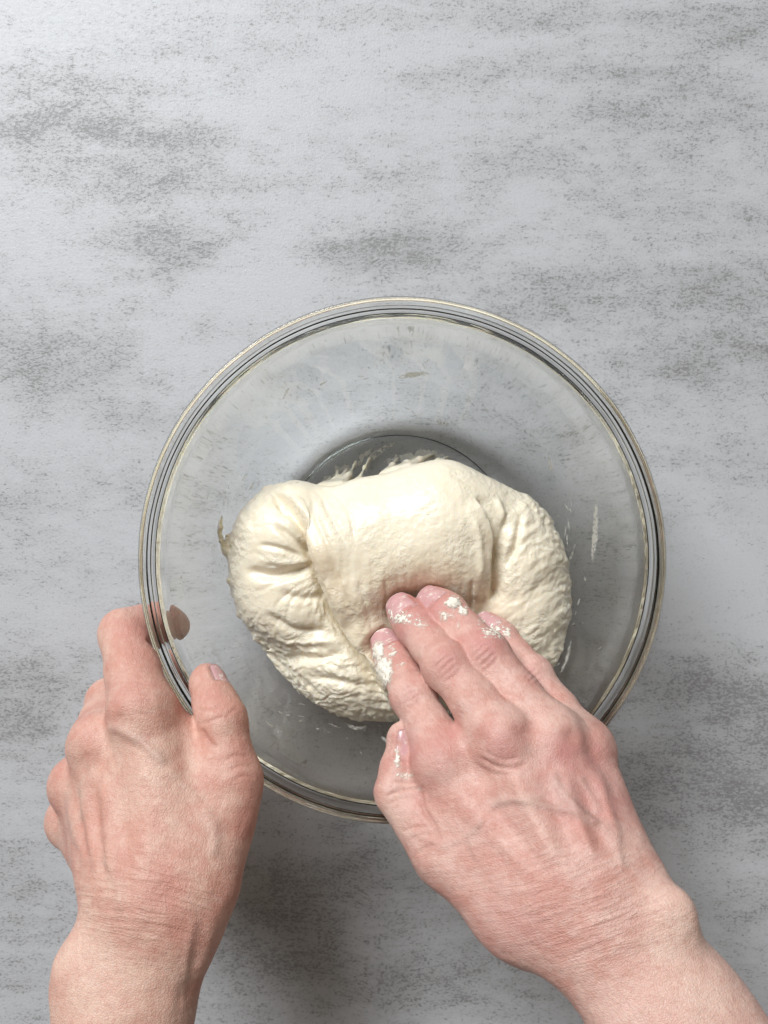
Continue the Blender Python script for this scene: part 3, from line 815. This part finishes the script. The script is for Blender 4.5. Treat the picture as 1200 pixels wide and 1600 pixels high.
# ------------------------------------------------------------------ dough
def build_dough():
    h = 0.0008
    F = Field([-.092, -.118, .004], [.105, .035, .098], h)
    G = Field(F.lo, F.lo + (F.n - 1) * h, h); G.n = F.n; G.D = np.full(F.n, 1.0, np.float32)
    def e(T, u, v, z, ru, rv, rz, k, rot=0.0):
        T.ell(P(u, v, z), (ru * px(z), rv * px(z), rz), k, rot)
    # lobes on the left and below, under the fold
    e(F, 458, 880, .039, 98, 118, .029, .004, 0.3)
    e(F, 455, 832, .044, 72, 62, .027, .010)
    e(F, 470, 945, .036, 105, 70, .030, .010, -.5)
    e(F, 555, 1030, .034, 110, 88, .030, .010, -.45)
    e(F, 625, 940, .026, 240, 175, .026, .014)
    # the folded roll
    G.cone(P(585, 845, .046), P(690, 828, .048), 102 * px(.046), 102 * px(.048), .01, (0, 0, 1), .92)
    G.cone(P(690, 828, .048), P(760, 842, .044), 100 * px(.048), 88 * px(.044), .01, (0, 0, 1), .92)
    for a, b in (((545, 850, .056, 58), (566, 915, .057, 46)), ((566, 915, .057, 46), (592, 985, .053, 38)), ((592, 985, .053, 38), (622, 1056, .048, 32)), ((622, 1056, .048, 32), (640, 1090, .042, 26))):
        G.cone(P(*a[:3]), P(*b[:3]), a[3] * px(a[2]), b[3] * px(b[2]), .008)
    G.cone(P(462, 786, .054), P(530, 848, .060), 20 * px(.05), 42 * px(.05), .006)
    G.cone(P(598, 886, .060), P(705, 872, .061), 46 * px(.06), 44 * px(.06), .012)
    G.cone(P(725, 880, .056), P(735, 960, .048), 42 * px(.05), 34 * px(.05), .010)
    smin_into(F, G, .0016)
    G.D[:] = 1.0
    e(G, 806, 925, .038, 84, 128, .032, .004, .12)
    e(G, 800, 850, .042, 66, 84, .030, .012, .3)
    e(G, 800, 1000, .032, 75, 95, .028, .012, -.2)
    smin_into(F, G, .0018)
    e(F, 660, 1040, .034, 130, 70, .020, .012)
    F.cone(P(428, 786, .046), P(505, 786, .049), 20 * px(.046), 23 * px(.049), .008)
    F.cone(P(424, 772, .046), P(414, 763, .045), 7 * px(.046), 3 * px(.046), .004)
    rt = random.Random(3)
    edge = smooth_path([(362, 905), (370, 945), (402, 990), (440, 1035), (484, 1060), (508, 1092), (560, 1114), (610, 1126)], 60)
    for k in range(46):                               # ragged, torn scraps along the lower left edge
        cu, cv = edge[rt.randrange(len(edge))]
        du, dv = cu - 600, cv - 930; q = math.hypot(du, dv); du, dv = du / q, dv / q
        tw = rt.uniform(-.9, .9); du, dv = du * math.cos(tw) - dv * math.sin(tw), du * math.sin(tw) + dv * math.cos(tw)
        z0 = rt.uniform(.030, .044); l0 = rt.uniform(3, 11)
        F.cone(P(cu - du * 9, cv - dv * 9, z0), P(cu + du * l0, cv + dv * l0, z0 + rt.uniform(-.003, .003)), rt.uniform(4, 8) * px(z0), rt.uniform(1.8, 3.5) * px(z0), .0022)
    for (u0, v0, u1, v1, r0, r1) in ((512, 768, 528, 736, 7, 2.2), (520, 768, 542, 733, 8, 2.0), (528, 764, 545, 744, 7, 3), (505, 768, 516, 748, 6, 2), (535, 760, 556, 722, 4, 1.8), (560, 750, 578, 716, 4, 1.8), (600, 742, 622, 714, 6, 2), (618, 738, 650, 714, 7, 2.2), (640, 734, 676, 710, 8, 2.5), (668, 732, 700, 714, 7, 2.2), (366, 862, 346, 852, 6, 2.5), (372, 850, 352, 838, 4, 2)):
        b_ = wall_hit(u1, v1)[0][0]; b_ = b_ + np.array([0, 0, .0012])
        a_ = P(u0, v0, .036); mid = (a_ + b_) / 2 + np.array([rt.uniform(-.0022, .0022), rt.uniform(-.001, .001), rt.uniform(-.002, .001)])
        rm = (r0 * .7 + r1 * rt.uniform(.6, 1.4)) * .5 * px(.033)
        F.cone(a_, mid, r0 * 1.3 * px(.036), rm, .005); F.cone(mid, b_, rm, r1 * rt.uniform(.9, 1.8) * px(.03), .004)
    tail = [wall_hit(u1, v1)[0][0] + np.array([0, 0, .0018]) for u1, v1 in ((362, 866), (350, 858), (344, 842), (342, 824), (347, 806))]
    for (a_, b_), (ra, rb) in zip(zip(tail[:-1], tail[1:]), ((9, 7), (7, 4.5), (4.5, 5), (5, 2.4))):
        F.cone(a_, b_, ra * px(.04), rb * px(.04), .003)
    # hollow pushed in by the fingers
    F.ell(P(655, 985, .094), (70 * px(.08), 68 * px(.08), .032), .014, 0, True)
    F.ell(P(735, 1040, .094), (80 * px(.08), 70 * px(.08), .036), .014, 0, True)
    # the fingers themselves
    a = np.round((F.lo - FR.lo) / h).astype(int)
    sl, X, Y, Z = F.box(F.lo, F.lo + (F.n - 1) * h)
    XX = np.stack([np.broadcast_to(q, F.n).ravel() for q in (X, Y, Z)], 1)
    near = (np.abs(F.D.ravel()) < .02)
    inside = near & np.all((XX > FR.lo) & (XX < FR.lo + (FR.n - 2) * FR.h), axis=1)
    dd = np.full(len(XX), 1.0, np.float32)
    dd[inside] = FR.sample(XX[inside].astype(float))
    dd = dd.reshape(F.n)
    F.cut(tuple(slice(0, n) for n in F.n), dd + 0.0001, .0022)
    cut_bowl(F, .0003, inside_only=True)
    V, Q = F.mesh(); V = relax(V, Q, 2); N = normals(V, Q)
    u, v = proj(V)
    x, y, z = V[:, 0], V[:, 1], V[:, 2]
    d = np.zeros(len(V))
    near_hand = np.clip(FR.sample(V), 0, 1); fade = sstep(0.0, .004, near_hand)
    # regions
    right = sstep(745, 800, u + 0.25 * (v - 900)); left = 1 - sstep(470, 540, u - 0.42 * (v - 880)); top = (1 - right) * (1 - left)
    # right lobe: diagonal wrinkles
    wx = fbm(x * 60, y * 60, z * 60, 2)
    a_, b_ = (u * .55 + v * .83), (u * .83 - v * .55)
    wv = fbm(a_ / 17 + wx * 1.3, b_ / 40, wx * .7, 3)
    d += right * fbm(a_ / 9, b_ / 34, z * 40, 3) * .35
    d += right * fbm(a_ / 30, b_ / 70, z * 20, 2) * 1.3
    d += right * (-np.abs(wv) * 1.15 + .35) * (.5 + .7 * sstep(-.4, .5, fbm(u / 55, v / 55, z * 20, 2))) * sstep(750, 830, u + .2 * (v - 850)) * (.55 + .45 * sstep(-.3, .3, wx))
    # left lobe: a few soft creases running into the fold
    ang = np.arctan2(v - 885, u - 520); rr = np.hypot(u - 520, v - 885)
    lw = fbm(ang * 2.2 + wx * .35, rr / 170, wx * .2, 2)
    d += left * (-np.exp(-(lw / .10) ** 2) * .6) * sstep(15, 60, rr) * (1 - sstep(90, 160, rr))
    d += left * fbm(u / 60, v / 60, z * 30, 2) * .8
    lw2 = fbm(u / 40 + wx * 1.4, v / 17 + wx * 1.2, z * 40, 2)
    low = sstep(950, 1020, v + .35 * (450 - u)) * (1 - right)
    d += low * (-np.abs(lw2) * 1.8 + .5)
    d += low * fbm(u / 14, v / 9, z * 90, 3) * .6
    rim_ = sstep(.9, 1.02, np.hypot((u - 625) / 268, (v - 925) / 205)) * (1 - top)
    d += rim_ * fbm(u / 10, v / 10, z * 120, 3) * .8
    # roll: broad unevenness, fine pimples and pulls towards the fingers
    d += top * (fbm(u / 80, v / 70, z * 20, 2) * .9 + fbm(u / 11, v / 15, z * 60, 3) * .30 * sstep(830, 900, v))
    d += top * -np.exp(-(fbm(u / 22, v / 150, z * 10, 2) / .16) ** 2) * .28 * sstep(840, 900, v)
    d += fbm(u / 9, v / 9, z * 150, 3) * .13
    # edge of the stretched flap lying over the left lobe, and of the roll over the right one
    def flap(pts, hi, lo, wh, wl, sgn):
        dist, t_, sd = pdist(u, v, smooth_path(pts, 40))
        sd = sd * sgn
        e = sstep(0, .12, t_) * sstep(0, .12, 1 - t_)
        m = sstep(-2.5, 2.5, dist * sd)
        return e * (m * hi * np.exp(-(dist / wh) ** 2) - (1 - m) * lo * np.exp(-(dist / wl) ** 2))
    d += flap([(418, 764), (455, 790), (482, 830), (500, 880), (524, 940), (560, 1010), (596, 1075), (615, 1110)], 5.2, 5.6, 44, 15, -1)
    d += flap([(742, 775), (768, 830), (766, 880), (764, 945)], 2.4, 3.2, 26, 15, 1)
    # named folds
    for p, w_, hgt in (([(378, 888), (420, 900), (455, 896), (495, 882)], 9, -3.0), ([(400, 872), (450, 880), (500, 876)], 7, 1.0), ([(425, 815), (455, 840), (480, 860), (503, 885)], 6, -2.2), ([(440, 800), (470, 830), (492, 862)], 6, 1.2),
                       ([(400, 850), (440, 858), (475, 872)], 5, -1.4), ([(432, 925), (470, 935), (515, 930)], 8, -1.8), ([(410, 955), (460, 985), (520, 985)], 7, -2.0), ([(400, 975), (440, 1000), (480, 1004), (540, 1000)], 6, 1.0), ([(440, 1025), (490, 1030), (545, 1018)], 7, -2.2), ([(480, 1060), (530, 1065), (580, 1080)], 6, -1.5),
                       ([(430, 785), (440, 792), (448, 800)], 4, -2.2), ([(478, 768), (500, 815), (520, 860), (545, 935), (575, 1000)], 5, -1.0), ([(500, 775), (520, 812), (545, 860)], 4, -.9), ([(515, 765), (545, 800), (555, 850)], 4, -.6), ([(462, 775), (492, 835), (515, 890), (550, 975), (585, 1040)], 5, .9),
                       ([(790, 800), (782, 850), (770, 900)], 7, -2.4), ([(815, 800), (806, 850), (785, 895)], 6, -2.0), ([(770, 770), (786, 812), (776, 860)], 5, 1.2), ([(735, 800), (748, 850), (748, 915)], 6, 1.1), ([(738, 900), (735, 930), (738, 965)], 4, -1.0), ([(560, 905), (575, 960), (590, 1010)], 4, -.8), ([(600, 900), (603, 930), (602, 960)], 4, -.7)):
        d += stroke(u, v, p, w_ * .85, .25) * hgt * 1.25
    d *= fade * sstep(-.55, .1, N[:, 2])
    V = V + N * (d * .001)[:, None]
    # stay clear of the glass
    R = np.hypot(V[:, 0] - BC[0], V[:, 1] - BC[1]); lim = r_in(V[:, 2]) - .0002
    f = np.where(R > lim, lim / np.maximum(R, 1e-6), 1.0)
    V[:, 0] = BC[0] + (V[:, 0] - BC[0]) * f; V[:, 1] = BC[1] + (V[:, 1] - BC[1]) * f
    V[:, 2] = np.maximum(V[:, 2], .0060)
    thin = np.maximum.reduce([blob(u, v, 655, 915, 85, 40), .9 * stroke(u, v, [(470, 800), (515, 880), (555, 960), (590, 1030), (605, 1075)], 17, .2), .8 * blob(u, v, 740, 945, 26, 55), .7 * blob(u, v, 590, 980, 22, 50), .6 * stroke(u, v, [(768, 820), (766, 880), (764, 940)], 12, .2)])  # mask of a tan tint, not of thickness: finger hollow, flap edge, right fold
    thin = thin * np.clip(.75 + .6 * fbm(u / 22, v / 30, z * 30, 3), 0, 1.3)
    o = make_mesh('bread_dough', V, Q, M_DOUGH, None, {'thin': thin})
    tag(o, 'big cream coloured lump of sticky folded dough lying in the glass bowl', 'dough')
build_dough()

# ------------------------------------------------------------------ dough left on the glass and on the fingers
def smear(pts, width, thick, cover=1.0, label=None, seed=0, group='scraps of dough stuck to the glass', ragged=.5, name='dough_smear'):
    path = smooth_path(pts, 30)
    L = np.concatenate([[0], np.cumsum(np.linalg.norm(np.diff(path, axis=0), axis=1))])
    nu, nv = max(8, int(L[-1] / 1.6)), max(5, int(width / 1.4) | 1)
    tt = np.linspace(0, 1, nu)
    cu, cv = np.interp(tt * L[-1], L, path[:, 0]), np.interp(tt * L[-1], L, path[:, 1])
    du, dv = np.gradient(cu), np.gradient(cv); q = np.hypot(du, dv); du, dv = du / q, dv / q
    T_, B_ = np.repeat(tt, nv), np.tile(np.linspace(-1, 1, nv), nu)
    nz = fbm(T_ * L[-1] / 14 + seed * 7.3, B_ * 0 + np.sign(B_) * 2.0 + seed, np.zeros_like(T_), 3)
    wv_ = width / 2 * np.sin(np.pi * np.clip(T_ * .96 + .02, 0, 1)) ** .45 * np.clip(1 + ragged * nz, .15, 2)
    U = np.repeat(cu, nv) - np.repeat(dv, nv) * B_ * wv_; W = np.repeat(cv, nv) + np.repeat(du, nv) * B_ * wv_
    Pn, Nn = wall_hit(U, W)
    bumpy = .6 + .5 * fbm(U / 5, W / 5, np.zeros_like(U) + seed, 2)
    hgt = thick * np.sqrt(np.clip(1 - B_ ** 2, 0, 1)) * np.clip(bumpy, .15, 2) * np.sin(np.pi * np.clip(T_, .02, .98)) ** .5
    top_ = Pn + Nn * (0.00022 + hgt)[:, None]; bot_ = Pn + Nn * .00015
    Qg = grid_quads(nu, nv)
    Vn, Qn = top_, Qg
    c = np.cross(Vn[Qg[:, 2]] - Vn[Qg[:, 0]], Vn[Qg[:, 3]] - Vn[Qg[:, 1]]).sum(0)
    if c @ Nn.mean(0) < 0: Qn = Qn[:, ::-1]
    cov = cover * np.clip(1.25 - 1.1 * B_ ** 2, 0, 1) * np.sin(np.pi * np.clip(T_, .03, .97)) ** .5
    if label is None: return Vn, Qn, cov
    o = make_mesh(name, Vn, Qn, M_SMEAR, None, {'cover': cov})
    tag(o, label, 'dough smear', group)
    return o
smear([(932, 783), (931, 820), (929, 850), (926, 878)], 9, .0007, 1.3, 'long white vertical dough streak on the right side of the bowl', 1)
smear([(858, 714), (861, 726), (864, 740)], 7, .0005, .9, 'short slanting white dough mark beyond the upper right of the dough', 2)
smear([(622, 590), (640, 585), (670, 583)], 9, .0004, 1.0, 'thin cream dough smear high on the far wall of the bowl', 3)
smear([(548, 730), (528, 742), (512, 758), (500, 772)], 26, .0030, 2.2, 'torn cream tuft of dough behind the upper left edge of the lump', 5, ragged=.8)
smear([(584, 700), (566, 716), (552, 736)], 10, .0006, 1.3, 'thin pale dough string slanting above the cream tuft', 6, ragged=.9)
smear([(600, 722), (640, 716), (672, 712), (706, 722)], 19, .0012, 1.6, 'ragged band of dough stuck to the glass above the lump', 7, ragged=.9)
smear([(462, 1079), (474, 1084), (492, 1082)], 9, .0006, 1.1, 'white dough dab on the glass below the lower left of the lump', 8, ragged=.9)
smear([(596, 1152), (606, 1158), (618, 1150)], 8, .0006, .9, 'small white dough dab on the glass beside the thumb tip', 9, ragged=.9)
smear([(538, 1130), (556, 1138), (574, 1136)], 6, .0005, .7, 'thin dough trace under the bottom edge of the lump', 10, ragged=.9)
smear([(413, 1126), (420, 1132), (428, 1140)], 4, .0004, .8, 'tiny slanting dough trace low on the left side of the bowl', 11)
smear([(682, 657), (692, 661), (702, 661)], 6, .0005, .9, 'small cream dough fleck on the glass far above the lump', 12)
smear([(624, 690), (600, 700), (576, 722), (566, 742)], 13, .0005, .8, 'faint film of dough wiped over the base near the tuft', 13, ragged=.9)
smear([(893, 1000), (886, 1030), (876, 1052)], 5, .0003, .6, 'faint white trace on the glass right of the fingers', 14, ragged=.9)
vs, qs, cs, k_ = [], [], [], 0
rf = random.Random(11)
spots_ = [(886, 792), (893, 803), (889, 818), (884, 830), (887, 842), (899, 852), (894, 868), (891, 872), (915, 905), (905, 940), (897, 975), (351, 770), (357, 762), (343, 772), (382, 745), (392, 760), (405, 1132), (470, 1120), (520, 1134), (640, 640), (724, 703), (505, 598), (446, 615), (760, 640)]
spots_ += [(rf.gauss(890, 14), rf.uniform(780, 1060)) for _ in range(26)] + [(rf.uniform(420, 610), rf.gauss(1128, 22)) for _ in range(30)] + [(rf.uniform(320, 380), rf.uniform(740, 900)) for _ in range(10)] + [(rf.uniform(500, 760), rf.gauss(690, 22)) for _ in range(24)] + [(rf.uniform(560, 700), rf.uniform(540, 620)) for _ in range(10)]
for i, (u0, v0) in enumerate(spots_):
    a0 = math.atan2(v0 - 876, u0 - 628) + math.pi / 2 + rf.gauss(0, .5); l0 = rf.uniform(2, 9) * (1.2 if i < 24 else .7)
    Vn, Qn, cv_ = smear([(u0 - math.cos(a0) * l0, v0 - math.sin(a0) * l0), (u0 + math.cos(a0) * l0, v0 + math.sin(a0) * l0)], rf.uniform(1.6, 3.6) * (1 if i < 24 else .62), .0003, rf.uniform(.4, .9) * (1 if i < 24 else .75), None, 20 + i, ragged=.9)
    vs.append(Vn); qs.append(Qn + k_); cs.append(cv_); k_ += len(Vn)
fo = make_mesh('dough_flecks', np.vstack(vs), np.vstack(qs), M_SMEAR, None, {'cover': np.concatenate(cs)})
tag(fo, 'tiny white flecks of dough scattered over the inside of the glass bowl', 'dough flecks', None, 'stuff')
vs, qs, cs, k_ = [], [], [], 0
for i in range(34):                                   # greasy wipe marks running round the wall
    a0 = rf.uniform(0, 2 * math.pi); r0 = rf.uniform(235, 345); da = rf.uniform(.06, .22)
    pts = [(628 + r0 * math.cos(a0 + q), 874 + r0 * math.sin(a0 + q)) for q in (0, da / 2, da)]
    Vn, Qn, cv_ = smear(pts, rf.uniform(3, 10), .00008, rf.uniform(.05, .16), None, 80 + i, ragged=.9)
    vs.append(Vn); qs.append(Qn + k_); cs.append(cv_); k_ += len(Vn)
fo = make_mesh('wipe_marks', np.vstack(vs), np.vstack(qs), M_SMEAR, None, {'cover': np.concatenate(cs)})
tag(fo, 'faint floury wipe marks running round the inner wall of the glass bowl', 'wipe marks', None, 'stuff')

def on_skin(mesh, mask, thick, label):
    """dough stuck on the skin: its own thin, lumpy shell over part of the hand"""
    V, Q, N = mesh
    f = (mask[Q] > 0).any(1)
    Qs = Q[f]; used = np.unique(Qs)
    remap = np.full(len(V), -1); remap[used] = np.arange(len(used))
    m = np.clip(mask[used], -.3, 1)
    lump = 1 + .7 * fbm(V[used, 0] * 500, V[used, 1] * 500, V[used, 2] * 500, 2)
    lift = np.where(m > .12, .00015 + thick * np.clip(m - .12, 0, 1) ** .8 * np.clip(lump, .2, 2), .00012)
    Vt = V[used] + N[used] * lift[:, None]
    o = make_mesh('dough_smear', Vt, remap[Qs], M_STICKY, None, {'cover': sstep(.0, .55, m) * 1.25})
    tag(o, label, 'dough smear', 'dough sticking to the right hand')
VR, QR, NR = MESH_R
ur, vr = proj(VR)
facing = sstep(.0, .3, NR[:, 2])
rag = fbm(VR[:, 0] * 420, VR[:, 1] * 420, VR[:, 2] * 420, 3)
rag2 = fbm(VR[:, 0] * 900, VR[:, 1] * 900, VR[:, 2] * 900, 2)
def area(*bl):
    m = np.zeros(len(ur))
    for cu, cv, ru, rv, a in bl: m = np.maximum(m, a * blob(ur, vr, cu, cv, ru, rv))
    return m
on_skin(MESH_R, (area((600, 1048, 16, 32, 1.0), (592, 1018, 12, 22, .9), (612, 1018, 14, 18, .62), (625, 1040, 18, 14, .5)) - .42 + rag * .28 + rag2 * .12) * facing + .04, .0022, 'thick white dough smear down the side of the index finger')
on_skin(MESH_R, (area((628, 966, 32, 16, .75), (654, 974, 24, 14, .62), (612, 958, 10, 18, .65)) - .50 + rag2 * .48) * facing + .05, .0010, 'thin dough film and crumbs round the middle fingernail')
on_skin(MESH_R, (area((708, 942, 15, 15, 1.0), (722, 954, 14, 10, .9), (694, 962, 30, 16, .58), (720, 975, 22, 14, .5)) - .46 + rag * .35 + rag2 * .14) * facing + .02, .0026, 'lumpy dough scrap on the outer side of the ring fingertip')
on_skin(MESH_R, (area((772, 985, 30, 20, .74), (792, 990, 16, 16, .7), (755, 972, 14, 14, .6)) - .50 + rag2 * .48) * facing + .05, .0010, 'thin dough crumbs over the little fingertip')
on_skin(MESH_R, (area((621, 1185, 5, 24, .95), (632, 1212, 22, 8, .7), (655, 1232, 12, 9, .55)) - .48 + rag2 * .40) * facing + .04, .0012, 'white dough line beside the thumbnail')
